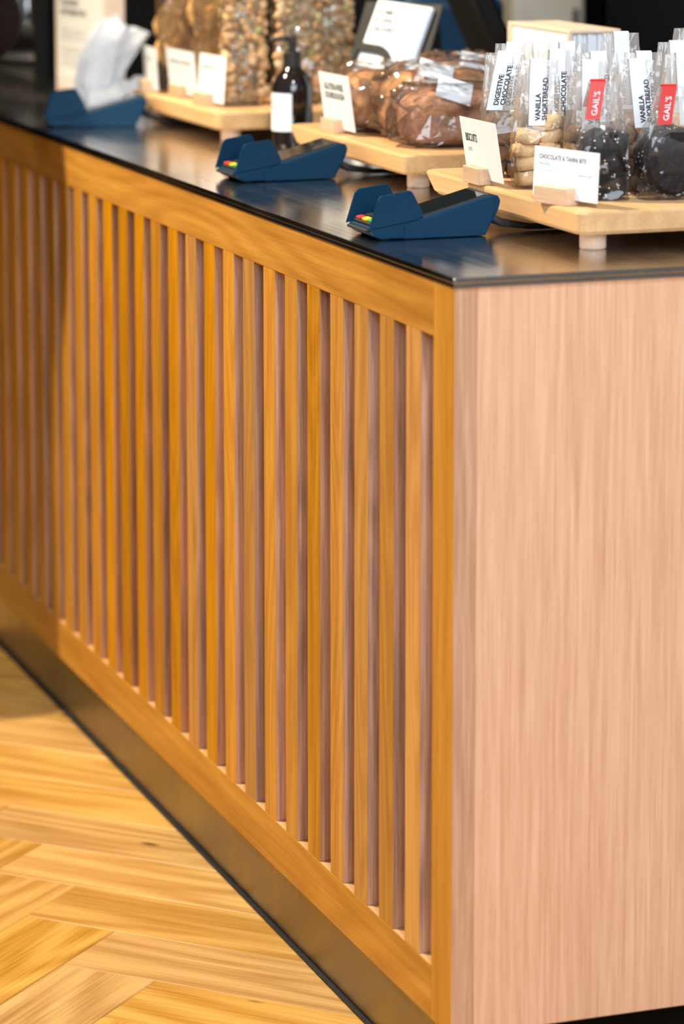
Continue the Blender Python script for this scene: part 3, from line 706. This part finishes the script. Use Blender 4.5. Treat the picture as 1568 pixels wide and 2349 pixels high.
# ------------------------------------------------------------------ tall bags on the far board
def tall_bag(name, cat, label, loc, rz, w, d, h, seed, kind):
    rng = random.Random(seed)
    t = thing(name, label, cat, loc, rz, 'tall clear bags on the farthest board')
    fl, fr, bk = bag_film(rng, w, d, h+0.05, 0.78, w*0.85, seg=26, lev=14, jit=0.003)
    mesh_obj('clear_bag', fl, M_film2, t)
    b = bmesh.new()
    if kind == 'granola':
        for i in range(760):
            r = rng.uniform(0.0045, 0.0105)
            face = rng.random()
            x = rng.uniform(-.46, .46)*w; y = rng.uniform(-.46, .46)*d; z = rng.uniform(0.008, h*0.96)
            if face < .4: y = -d*0.43+rng.uniform(0, .006)
            elif face < .65: x = -w*0.43+rng.uniform(0, .006)
            elif face < .8: x = w*0.43-rng.uniform(0, .006)
            q = len(b.verts)
            rr = bmesh.ops.create_icosphere(b, subdivisions=1, radius=1.0)
            m = Euler((rng.uniform(0, 6), rng.uniform(0, 6), rng.uniform(0, 6))).to_matrix()
            for v in rr['verts']:
                c = v.co*(1+rng.uniform(-.22, .22)); v.co = m @ Vector((c.x*r, c.y*r*0.75, c.z*r*0.8))+Vector((x, y, z))
        o = mesh_obj('granola', b, M_gran, t); o['kind'] = 'stuff'
        mesh_obj('granola_core', box(-.40*w, .40*w, -.40*d, .40*d, 0.006, h*0.93), M_gran, t)
    else:
        for i in range(26):
            b = bmesh.new()
            x = rng.uniform(-.30, .30)*w; y = rng.uniform(-.32, .30)*d; z = 0.046+(h-0.09)*(i+rng.random())/26
            sx, sz = rng.uniform(.018, .032), rng.uniform(.022, .042)
            pts = [(math.cos(2*math.pi*k/8)*sx*rng.uniform(.7, 1.1), math.sin(2*math.pi*k/8)*sz*rng.uniform(.7, 1.1)) for k in range(8)]
            prism(pts, -0.002, 0.002, 0.0006, 1, b)
            for v in b.verts: v.co.y += 0.18*v.co.x*v.co.x/0.03
            o = mesh_obj('cracker', b, M_crack, t, (x, y, z), (rng.uniform(-.5, .5), rng.uniform(-.6, .6), rng.uniform(-1.1, 1.1)))
        mesh_obj('cracker_pile', box(-.34*w, .34*w, -.30*d, .34*d, 0.004, h*0.75, 0.012), M_crack, t)
    return t
tall_bag('cracker_bag', 'bag of crackers', 'tall clear bag of brown crackers behind the farthest card', (0.274, 1.850, A), math.radians(-30), 0.098, 0.065, 0.20, 31, 'cracker')
tall_bag('cracker_bag', 'bag of crackers', 'tall clear bag of orange crackers left of the granola', (0.290, 1.722, A), math.radians(-33), 0.098, 0.065, 0.20, 32, 'cracker')
tall_bag('granola_bag', 'bag of granola', 'tall clear bag of granola between the crackers and the pump bottle', (0.277, 1.572, A), math.radians(-10), 0.066, 0.062, 0.21, 33, 'granola')
tall_bag('granola_bag', 'bag of granola', 'tall clear bag of granola directly behind the pump bottle', (0.354, 1.548, A), math.radians(-8), 0.070, 0.062, 0.21, 34, 'granola')
tall_bag('granola_bag', 'bag of granola', 'tall clear bag of granola beside the delivery leaflet stand', (0.430, 1.605, A), math.radians(-8), 0.066, 0.06, 0.21, 35, 'granola')

# ------------------------------------------------------------------ pump bottle
t = thing('pump_bottle', 'black pump bottle with a white label between the middle and far boards', 'pump bottle', (0.289, 1.372, WT))
mesh_obj('bottle', lathe([(0.029, 0), (0.0305, 0.003), (0.0305, 0.078), (0.0295, 0.090), (0.026, 0.101), (0.019, 0.110), (0.0145, 0.115), (0.0135, 0.119)], 40), M_glassblk, t, smooth=True)
mesh_obj('collar', lathe([(0.0135, 0.114), (0.0138, 0.115), (0.0138, 0.139), (0.0128, 0.140)], 32), M_black, t)
ph = mesh_obj('pump_head', lathe([(0.006, 0.139), (0.006, 0.150), (0.0065, 0.151), (0.0065, 0.160), (0.006, 0.1615)], 24), M_black, t)
mesh_obj('nozzle', tube([(0.004, 0.0, 0.1585), (-0.014, 0.004, 0.1595), (-0.026, 0.008, 0.1585), (-0.0305, 0.0095, 0.1565)], [0.0045, 0.0038, 0.003, 0.0026], 10), M_black, ph, smooth=True)
b = bmesh.new(); rows = []
for i in range(13):
    a = math.radians(152+98*i/12); rows.append((b.verts.new((0.0309*math.cos(a), 0.0309*math.sin(a), 0.024)), b.verts.new((0.0309*math.cos(a), 0.0309*math.sin(a), 0.080))))
for p, q in zip(rows, rows[1:]): b.faces.new((p[0], q[0], q[1], p[1]))
lb = mesh_obj('paper_label', b, M_card, t, smooth=True)
def cyl(co, z0):
    a = math.radians(163)+co.x/0.0312; return Vector((0.0312*math.cos(a), 0.0312*math.sin(a), z0+co.y))
lettering('HAND', 0.006, M_paleink, lb, fn=lambda c: cyl(c, 0.066)); lettering('SANITISER', 0.0065, M_greyink, lb, fn=lambda c: cyl(c, 0.057), xs=0.9)

# ------------------------------------------------------------------ delivery leaflet stand (faces the customer, leans back)
t = thing('leaflet_stand', 'charcoal leaflet stand with white HOME & OFFICE DELIVERY leaflets behind the loaves', 'leaflet stand', (0.383, 1.335, WT), math.radians(31))
lean = math.radians(25); roll = math.radians(5)
mesh_obj('back_plate', box(0.0, 0.004, -0.080, 0.068, 0, 0.229, 0.0015), M_charc, t, (0, 0, 0.002), (0, lean, 0))
mesh_obj('rear_leg', prism([(0.092, 0.196), (0.096, 0.198), (0.134, 0.0), (0.128, 0.0)], -0.070, 0.040), M_charc, t)
lf = mesh_obj('leaflet', box(-0.008, -0.001, -0.050, 0.056, 0.004, 0.222, 0.0006), M_card, t, (0, 0, 0.004), (roll, lean, 0))
Mt = Matrix(((0, 0, -1, -0.0085), (-1, 0, 0, 0), (0, 1, 0, 0), (0, 0, 0, 1)))
m = Mt.copy(); m.translation = Vector((-0.0086, 0.050, 0.200))
lettering('HOME\n& OFFICE\nDELIVERY', 0.0125, M_ink, lf, m, bold=0.0002, line=1.10, xs=0.92)
for y0, y1 in ((-0.022, -0.016), (-0.034, -0.027), (-0.0495, -0.039)):
    mesh_obj('blue_stripe', box(-0.0087, -0.0080, y0, y1, 0.006, 0.216), M_skyink, lf)
# arched pocket front
b = bmesh.new()
def arch(r_y, r_z, yc, zc, y_left):
    pts = [(y_left, 0.0), (y_left, zc+r_z)]
    for i in range(13):
        a = math.radians(90-90*i/12); pts.append((yc-r_y*math.cos(a), zc+r_z*math.sin(a)))
    pts.append((yc-r_y, 0.0)); return pts
po = arch(0.034, 0.042, 0.018, 0.108, 0.064); pi_ = arch(0.025, 0.030, 0.018, 0.108, 0.056)
fo = [b.verts.new((-0.0150, y, z)) for y, z in po]; fi = [b.verts.new((-0.0150, y, z)) for y, z in pi_]
go = [b.verts.new((-0.0105, y, z)) for y, z in po]; gi = [b.verts.new((-0.0105, y, z)) for y, z in pi_]
for i in range(len(po)-1):
    b.faces.new((fo[i], fo[i+1], fi[i+1], fi[i])); b.faces.new((go[i], gi[i], gi[i+1], go[i+1]))
    b.faces.new((fo[i], go[i], go[i+1], fo[i+1])); b.faces.new((fi[i], fi[i+1], gi[i+1], gi[i]))
bmesh.ops.recalc_face_normals(b, faces=b.faces)
mesh_obj('pocket_frame', b, M_charc, t, (0, 0, 0.004), (roll, lean, 0))
m = Mt.copy(); m.translation = Vector((-0.0086, 0.050, 0.122)); lettering('Freshly baked', 0.0055, M_greyink, lf, m)

# ------------------------------------------------------------------ box of white cards behind the biscuits
t = thing('card_box', 'pale wooden box packed with white cards behind the biscuit bags', 'card box', (0.530, 0.905, WT))
mesh_obj('wooden_lid', box(-0.002, 0.076, 0.0, 0.215, 0.189, 0.194, 0.0008), M_birch, t)
mesh_obj('wooden_base', box(-0.002, 0.076, 0.0, 0.215, 0.0, 0.005, 0.0008), M_birch, t)
mesh_obj('back_panel', box(-0.002, 0.076, 0.210, 0.215, 0.005, 0.189), M_birch, t)
mesh_obj('side_post', box(-0.002, 0.004, 0.0, 0.006, 0.005, 0.189), M_birch, t)
mesh_obj('side_post', box(-0.002, 0.004, 0.199, 0.210, 0.005, 0.189), M_birch, t)
me = None
for i in range(14):
    if me is None:
        o = mesh_obj('white_card', box(0.0, 0.0040, 0.008, 0.198, 0.0055, 0.188, 0.0004), M_card, t); me = o.data
    else:
        o = bpy.data.objects.new('white_card', me); C.objects.link(o); o.parent = t
    o.location = (-0.0008+i*0.0051+(0.003 if i else 0), -R.uniform(0.002, 0.007) if i else 0.0, 0)

# ------------------------------------------------------------------ allergen board and paper sheets at the far end
t = thing('allergen_sign', 'wooden sign block with a cream ALLERGEN INFORMATION sheet, behind the farthest terminal', 'sign', (0.224, 2.330, WT), math.radians(8))
mesh_obj('wooden_block', box(0.0, 0.040, -0.098, 0.118, 0, 0.34, 0.001), M_birch, t)
pp = mesh_obj('paper_sheet', box(-0.0012, -0.0002, -0.094, 0.108, 0.012, 0.335), M_paper, t)
Mt = Matrix(((0, 0, -1, -0.0016), (-1, 0, 0, 0), (0, 1, 0, 0), (0, 0, 0, 1)))
def on_sheet(body, size, u, v, mat, **kw):
    m = Mt.copy(); m.translation = Vector((-0.0016, 0.108-u, v)); lettering(body, size, mat, pp, m, **kw)
on_sheet('ALLERGEN\nINFORMATION', 0.0150, 0.018, 0.158, M_ink, bold=0.0003, line=1.15, xs=1.12)
on_sheet('Please speak to a member of our\nteam about the ingredients in our\nfood before you place your order', 0.0080, 0.020, 0.112, M_paleink, xs=1.05, line=1.0)
on_sheet('Our breads and cakes are made by\nhand in kitchens where flour, nuts\nand seeds are used every day so\nwe cannot promise they are free\nof traces of any allergen', 0.0080, 0.020, 0.080, M_paleink, xs=1.05, line=1.0)
mesh_obj('tan_stripe', box(-0.0017, -0.0011, -0.094, 0.108, 0.022, 0.028), M_birch, pp)

t = thing('paper_sheets', 'crumpled white wax paper sheets standing beside the ALLERGEN INFORMATION sign', 'wax paper', (0.180, 2.070, WT))
def sheet(name, rows, rng, parent, j=0.0025):
    b = bmesh.new(); k = 13; R_ = []
    for (p0, p1, bow) in rows:
        r = []
        for i in range(k):
            f = i/(k-1); p = Vector(p0).lerp(Vector(p1), f)
            p += Vector((0, -bow*math.sin(math.pi*f), 0)) + Vector((rng.uniform(-j, j), rng.uniform(-j, j)+0.006*math.sin(f*14+p0[2]*30), rng.uniform(-j, j)))
            r.append(b.verts.new(p))
        R_.append(r)
    for a, c in zip(R_, R_[1:]):
        for i in range(k-1): b.faces.new((a[i], a[i+1], c[i+1], c[i]))
    o = mesh_obj(name, b, M_wax, parent)
    md = o.modifiers.new('solid', 'SOLIDIFY'); md.thickness = 0.0006
    return o
rng = random.Random(3)
sheet('upright_sheet', [((-0.030, 0.0, 0.005), (0.025, 0.01, 0.003), 0.012), ((-0.036, 0.005, 0.045), (0.040, 0.01, 0.040), 0.014), ((-0.028, 0.012, 0.085), (0.062, 0.012, 0.080), 0.014),
                       ((-0.012, 0.02, 0.120), (0.085, 0.015, 0.108), 0.012), ((0.012, 0.03, 0.152), (0.100, 0.02, 0.126), 0.008)], rng, t)
sheet('upright_sheet', [((-0.015, 0.03, 0.004), (0.030, 0.03, 0.003), 0.01), ((-0.012, 0.03, 0.06), (0.055, 0.03, 0.055), 0.014), ((0.005, 0.035, 0.11), (0.072, 0.03, 0.10), 0.012), ((0.018, 0.04, 0.150), (0.050, 0.035, 0.156), 0.006)], rng, t)
sheet('crumpled_sheet', [((-0.03, -0.05, 0.003), (0.12, -0.03, 0.003), 0.02), ((-0.022, -0.04, 0.026), (0.112, -0.02, 0.03), 0.02), ((-0.005, -0.01, 0.040), (0.098, 0.0, 0.052), 0.015), ((0.0, 0.035, 0.040), (0.085, 0.03, 0.050), -0.01), ((0.0, 0.06, 0.004), (0.10, 0.06, 0.004), -0.01)], rng, t, 0.004)

# ------------------------------------------------------------------ glass display case beyond the sign
t = thing('display_case', 'black-framed glass display case at the far left end of the worktop', 'display case', (0.192, 2.495, WT))
for x, y in ((0, 0), (0.56, 0), (0, 0.72), (0.56, 0.72)): mesh_obj('corner_post', box(x-0.011, x+0.011, y-0.011, y+0.011, 0, 0.42, 0.001), M_matt, t)
mesh_obj('base_tray', box(-0.011, 0.571, 0.012, 0.731, 0, 0.018, 0.001), M_black, t)
mesh_obj('case_top', box(-0.015, 0.575, -0.015, 0.735, 0.42, 0.428, 0.001), M_pane, t)
mesh_obj('glass_pane', box(0.001, 0.004, 0.012, 0.708, 0.02, 0.42), M_pane, t)
mesh_obj('back_panel', box(0.545, 0.557, 0.012, 0.708, 0.02, 0.42), M_dark, t)
mesh_obj('end_panel', box(0.012, 0.548, -0.002, 0.002, 0.018, 0.42), M_dark, t)
mesh_obj('glass_shelf', box(0.012, 0.54, 0.014, 0.706, 0.085, 0.090), M_pane, t)
lp = bpy.data.lights.new('case_fill_light', 'POINT'); lp.energy = 9.0; lp.color = (1.0, 0.78, 0.5); lp.shadow_soft_size = 0.03  # added point light, so the jug and plate catch a warm glint
lpo = bpy.data.objects.new('case_fill_light', lp); C.objects.link(lpo); lpo.location = (0.30, 2.66, WT+0.34)
t = thing('milk_jug', 'polished steel jug catching warm light inside the display case', 'jug', (0.252, 2.83, WT+0.0905))
b = lathe([(0.034, 0), (0.036, 0.004), (0.037, 0.02), (0.033, 0.055), (0.027, 0.080), (0.029, 0.098), (0.027, 0.097), (0.025, 0.080), (0.030, 0.05), (0.033, 0.02), (0.031, 0.006)], 32)
mesh_obj('jug_body', b, M_chrome, t, smooth=True)
mesh_obj('handle', tube([(0.027, 0, 0.088), (0.050, 0, 0.086), (0.058, 0, 0.055), (0.048, 0, 0.022), (0.034, 0, 0.020)], 0.004, 8), M_chrome, t, smooth=True)
t = thing('white_plate', 'pale plate lying in the bottom of the display case', 'plate', (0.300, 2.90, WT+0.0190))
mesh_obj('plate', lathe([(0.04, 0), (0.045, 0.003), (0.085, 0.012), (0.086, 0.014), (0.045, 0.006), (0.002, 0.005)], 40), M_porc, t, smooth=True)

# ------------------------------------------------------------------ dark machines behind
t = thing('till_screen', 'black tilted till screen seen from behind, right of the leaflet stand', 'till', (0.66, 1.36, WT), math.radians(-14))
mesh_obj('stand_base', box(-0.07, 0.08, -0.09, 0.09, 0, 0.016, 0.004), M_matt, t)
mesh_obj('stand_neck', box(-0.015, 0.02, -0.03, 0.03, 0.016, 0.17, 0.004), M_matt, t)
mesh_obj('monitor', box(-0.014, 0.014, -0.20, 0.17, 0.03, 0.30, 0.006, 2), M_matt, t, (0.0, 0, 0.01), (0, math.radians(-24), 0))
t = thing('coffee_grinder', 'glossy blue-black grinder standing between the leaflet stand and the till', 'grinder', (0.745, 1.93, WT))
mesh_obj('grinder_body', box(-0.09, 0.09, -0.075, 0.085, 0, 0.19, 0.02, 3), M_bluegl, t, smooth=False)
mesh_obj('hopper', lathe([(0.03, 0.188), (0.075, 0.25), (0.08, 0.33), (0.078, 0.335)], 32), M_bluegl, t, smooth=True)
mesh_obj('spout', box(-0.13, -0.088, -0.02, 0.02, 0.12, 0.145, 0.006), M_matt, t)
t = thing('cream_cupboard', 'tall cream cupboard showing between the till and the big black machine', 'cupboard', (1.20, 2.58, 0.0), math.radians(-10))
mesh_obj('cupboard_body', box(-0.07, 0.07, -0.10, 0.30, 0.0, 1.9, 0.004), M_cream, t)
mesh_obj('cupboard_door', box(-0.065, 0.065, -0.112, -0.101, 0.05, 1.86, 0.003), M_cream, t)
mesh_obj('door_handle', box(0.045, 0.053, -0.128, -0.112, 0.95, 1.05, 0.002), M_matt, t)
t = thing('coffee_machine', 'big black coffee machine filling the dark background at the right', 'coffee machine', (1.25, 1.35, 0.0))
mesh_obj('machine_body', box(-0.28, 0.36, -0.75, 0.42, 0.94, 1.46, 0.03, 3), M_gloss, t)
mesh_obj('drip_tray', box(-0.36, -0.27, -0.70, 0.38, 0.94, 0.99, 0.008), M_matt, t)
mesh_obj('back_bench', box(-0.32, 0.5, -1.0, 0.45, 0.0, 0.94, 0.004), M_dark, t)
mesh_obj('chrome_trim', box(-0.285, -0.279, -0.60, 0.20, 1.135, 1.150, 0.002), M_matt, t)
mesh_obj('group_head', lathe([(0.04, 1.06), (0.045, 1.07), (0.045, 1.12), (0.04, 1.13)], 24), M_matt, t, (-0.31, -0.3, 0))
t = thing('espresso_machine', 'matt black machine behind the granola bags and paper sheets', 'coffee machine', (0.62, 2.44, WT))
mesh_obj('machine_body', box(-0.10, 0.16, -0.36, 0.0, 0.0, 0.42, 0.012, 2), M_matt, t)
mesh_obj('front_plate', box(-0.106, -0.099, -0.34, -0.02, 0.05, 0.40, 0.002), M_dark, t)

# ------------------------------------------------------------------ customer at the counter, mostly outside the frame
def ellipsoid(bm, c, r, rot=None, seg=20, rings=12):
    m = Matrix.Translation(c) @ (rot.to_matrix().to_4x4() if rot else Matrix.Identity(4)) @ Matrix.Diagonal((*r, 1))
    bmesh.ops.create_uvsphere(bm, u_segments=seg, v_segments=rings, radius=1.0, matrix=m)
def limb(bm, pts, rads, n=8, seg=16):
    """tapered limb through joints, rounded ends"""
    P = [Vector(p) for p in pts]; Q, Rr = [], []
    for i in range(len(P)-1):
        for k in range(n):
            f = k/n; Q.append(P[i].lerp(P[i+1], f)); Rr.append(rads[i]*(1-f)+rads[i+1]*f)
    Q.append(P[-1]); Rr.append(rads[-1])
    for _ in range(2):     # soften the joints
        Q = [Q[0]]+[(Q[i-1]+Q[i]*2+Q[i+1])/4 for i in range(1, len(Q)-1)]+[Q[-1]]
    tube(Q, Rr, seg, bm)
    ellipsoid(bm, Q[0], (Rr[0],)*3, seg=12, rings=8); ellipsoid(bm, Q[-1], (Rr[-1],)*3, seg=12, rings=8)
def loft(bm, secs, seg=24):
    rings = []
    for cx, cy, z, a, b in secs:
        rings.append([bm.verts.new((cx+a*math.cos(2*math.pi*k/seg), cy+b*math.sin(2*math.pi*k/seg), z)) for k in range(seg)])
    for p, q in zip(rings, rings[1:]):
        for k in range(seg): bm.faces.new((p[k], p[(k+1) % seg], q[(k+1) % seg], q[k]))
    bm.faces.new(list(reversed(rings[0]))); bm.faces.new(rings[-1])
def remeshed(name, bm, mat, parent, vox):
    """fuse overlapping volumes into one continuous skin"""
    o = mesh_obj(name, bm, mat, None)
    r = o.modifiers.new('r', 'REMESH'); r.mode = 'VOXEL'; r.voxel_size = vox
    sm = o.modifiers.new('s', 'SMOOTH'); sm.factor = 0.5; sm.iterations = 4
    me = bpy.data.meshes.new_from_object(o.evaluated_get(bpy.context.evaluated_depsgraph_get())); me.name = name
    bpy.data.objects.remove(o)
    me.materials.clear(); me.materials.append(mat)
    for p in me.polygons: p.use_smooth = True
    q = bpy.data.objects.new(name, me); C.objects.link(q); q.parent = parent
    return q
def hand(bm, o, d, side, up):
    o, d, side, up = Vector(o), Vector(d).normalized(), Vector(side).normalized(), Vector(up).normalized()
    rot = Matrix((side, d, up)).transposed().to_euler()
    ellipsoid(bm, o+d*0.045, (0.040, 0.052, 0.016), rot)
    for k, ln in enumerate((0.070, 0.080, 0.074, 0.058)):
        b0 = o+d*0.082+side*((k-1.5)*0.0205)
        limb(bm, [b0-d*0.02, b0+d*ln*0.45-up*0.004, b0+d*ln*0.78-up*0.014, b0+d*ln-up*0.028], [0.0092, 0.0088, 0.0080, 0.0068], 4, 10)
    b0 = o+d*0.018-side*0.030
    limb(bm, [b0, b0+d*0.030-side*0.022-up*0.004, b0+d*0.058-side*0.030-up*0.012], [0.013, 0.0108, 0.0088], 4, 10)
PX, PY = -0.40, 1.82
person = thing('person', 'person in a dark brown coat leaning an elbow over the counter at the left edge', 'person', (PX, PY, 0))
b = bmesh.new()
ellipsoid(b, (0.075, 0, 1.655), (0.098, 0.076, 0.118)); ellipsoid(b, (0.105, 0, 1.595), (0.062, 0.056, 0.060))        # skull, jaw
limb(b, [(0.167, 0, 1.655), (0.190, 0, 1.618)], [0.010, 0.0155], 4, 10)                                                # nose
for sy in (-1, 1): ellipsoid(b, (0.070, 0.078*sy, 1.635), (0.018, 0.009, 0.030))                                       # ears
limb(b, [(0.045, 0, 1.43), (0.065, 0, 1.58)], [0.058, 0.054])
loft(b, [(0, 0, 0.86, 0.10, 0.155), (0, 0, 0.95, 0.11, 0.165), (0.0, 0, 1.10, 0.10, 0.140), (0.02, 0, 1.28, 0.115, 0.165), (0.03, 0, 1.40, 0.095, 0.170), (0.04, 0, 1.46, 0.06, 0.075)])
for sy in (-1, 1):
    limb(b, [(0, 0.085*sy, 0.90), (0.015, 0.095*sy, 0.49), (-0.02, 0.10*sy, 0.09)], [0.088, 0.058, 0.040])
    limb(b, [(-0.02, 0.10*sy, 0.06), (0.12, 0.112*sy, 0.045)], [0.040, 0.032])
limb(b, [(0.03, 0.185, 1.395), (0.0, 0.225, 1.12), (0.08, 0.225, 0.90)], [0.052, 0.042, 0.029])
limb(b, [(0.03, -0.185, 1.395), (0.31, -0.03, 1.075), (0.285, 0.17, 1.235)], [0.052, 0.044, 0.029])
hand(b, (0.285, 0.165, 1.232), (-0.25, 0.75, 0.6), (0.4, 0.6, -0.6), (-0.9, 0.05, -0.3))
hand(b, (0.083, 0.225, 0.895), (0.28, 0.0, -1), (0.0, 1.0, 0.0), (1, 0, 0.28))
remeshed('body', b, M_skin, person, 0.0055)
b = bmesh.new()
loft(b, [(0, 0, 0.76, 0.145, 0.205), (0, 0, 0.95, 0.140, 0.195), (0.0, 0, 1.12, 0.130, 0.180), (0.02, 0, 1.28, 0.138, 0.190), (0.028, 0, 1.40, 0.115, 0.192), (0.035, 0, 1.455, 0.080, 0.110), (0.042, 0, 1.49, 0.068, 0.072)])
limb(b, [(0.03, 0.185, 1.385), (0.0, 0.228, 1.12), (0.07, 0.228, 0.935)], [0.080, 0.066, 0.048])
limb(b, [(0.03, -0.180, 1.385), (0.318, -0.03, 1.066), (0.290, 0.135, 1.205)], [0.082, 0.080, 0.050])
remeshed('coat', b, M_coat, person, 0.009)
b = bmesh.new()
loft(b, [(0, 0, 0.78, 0.115, 0.175), (0, 0, 0.98, 0.118, 0.172)])
for sy in (-1, 1): limb(b, [(0, 0.088*sy, 0.90), (0.015, 0.096*sy, 0.49), (-0.02, 0.10*sy, 0.10)], [0.100, 0.074, 0.064])
remeshed('trousers', b, M_trous, person, 0.009)
for sy in (-1, 1):
    b = bmesh.new()
    limb(b, [(-0.05, 0.10*sy, 0.050), (0.03, 0.105*sy, 0.047), (0.145, 0.113*sy, 0.040)], [0.048, 0.047, 0.038])
    for v in b.verts: v.co.z = max(v.co.z, 0.001)
    remeshed('shoe', b, M_shoe, person, 0.006)
b = bmesh.new()
ellipsoid(b, (0.052, 0, 1.682), (0.096, 0.086, 0.104)); ellipsoid(b, (0.020, 0, 1.62), (0.062, 0.074, 0.085)); ellipsoid(b, (0.10, 0, 1.735), (0.062, 0.066, 0.042))
remeshed('hair', b, M_hair, person, 0.006)
for sy in (-1, 1):
    b = bmesh.new(); ellipsoid(b, (0.156, 0.031*sy, 1.652), (0.012, 0.014, 0.009)); mesh_obj('eye', b, M_eye, person, smooth=True)
    b = bmesh.new(); ellipsoid(b, (0.1665, 0.031*sy, 1.652), (0.003, 0.006, 0.006)); mesh_obj('pupil', b, M_ink, person, smooth=True)
b = bmesh.new(); ellipsoid(b, (0.163, 0, 1.583), (0.008, 0.024, 0.007))
mesh_obj('mouth', b, plain('lips', (0.40, 0.14, 0.12), 0.5, noise=0.05), person, smooth=True)
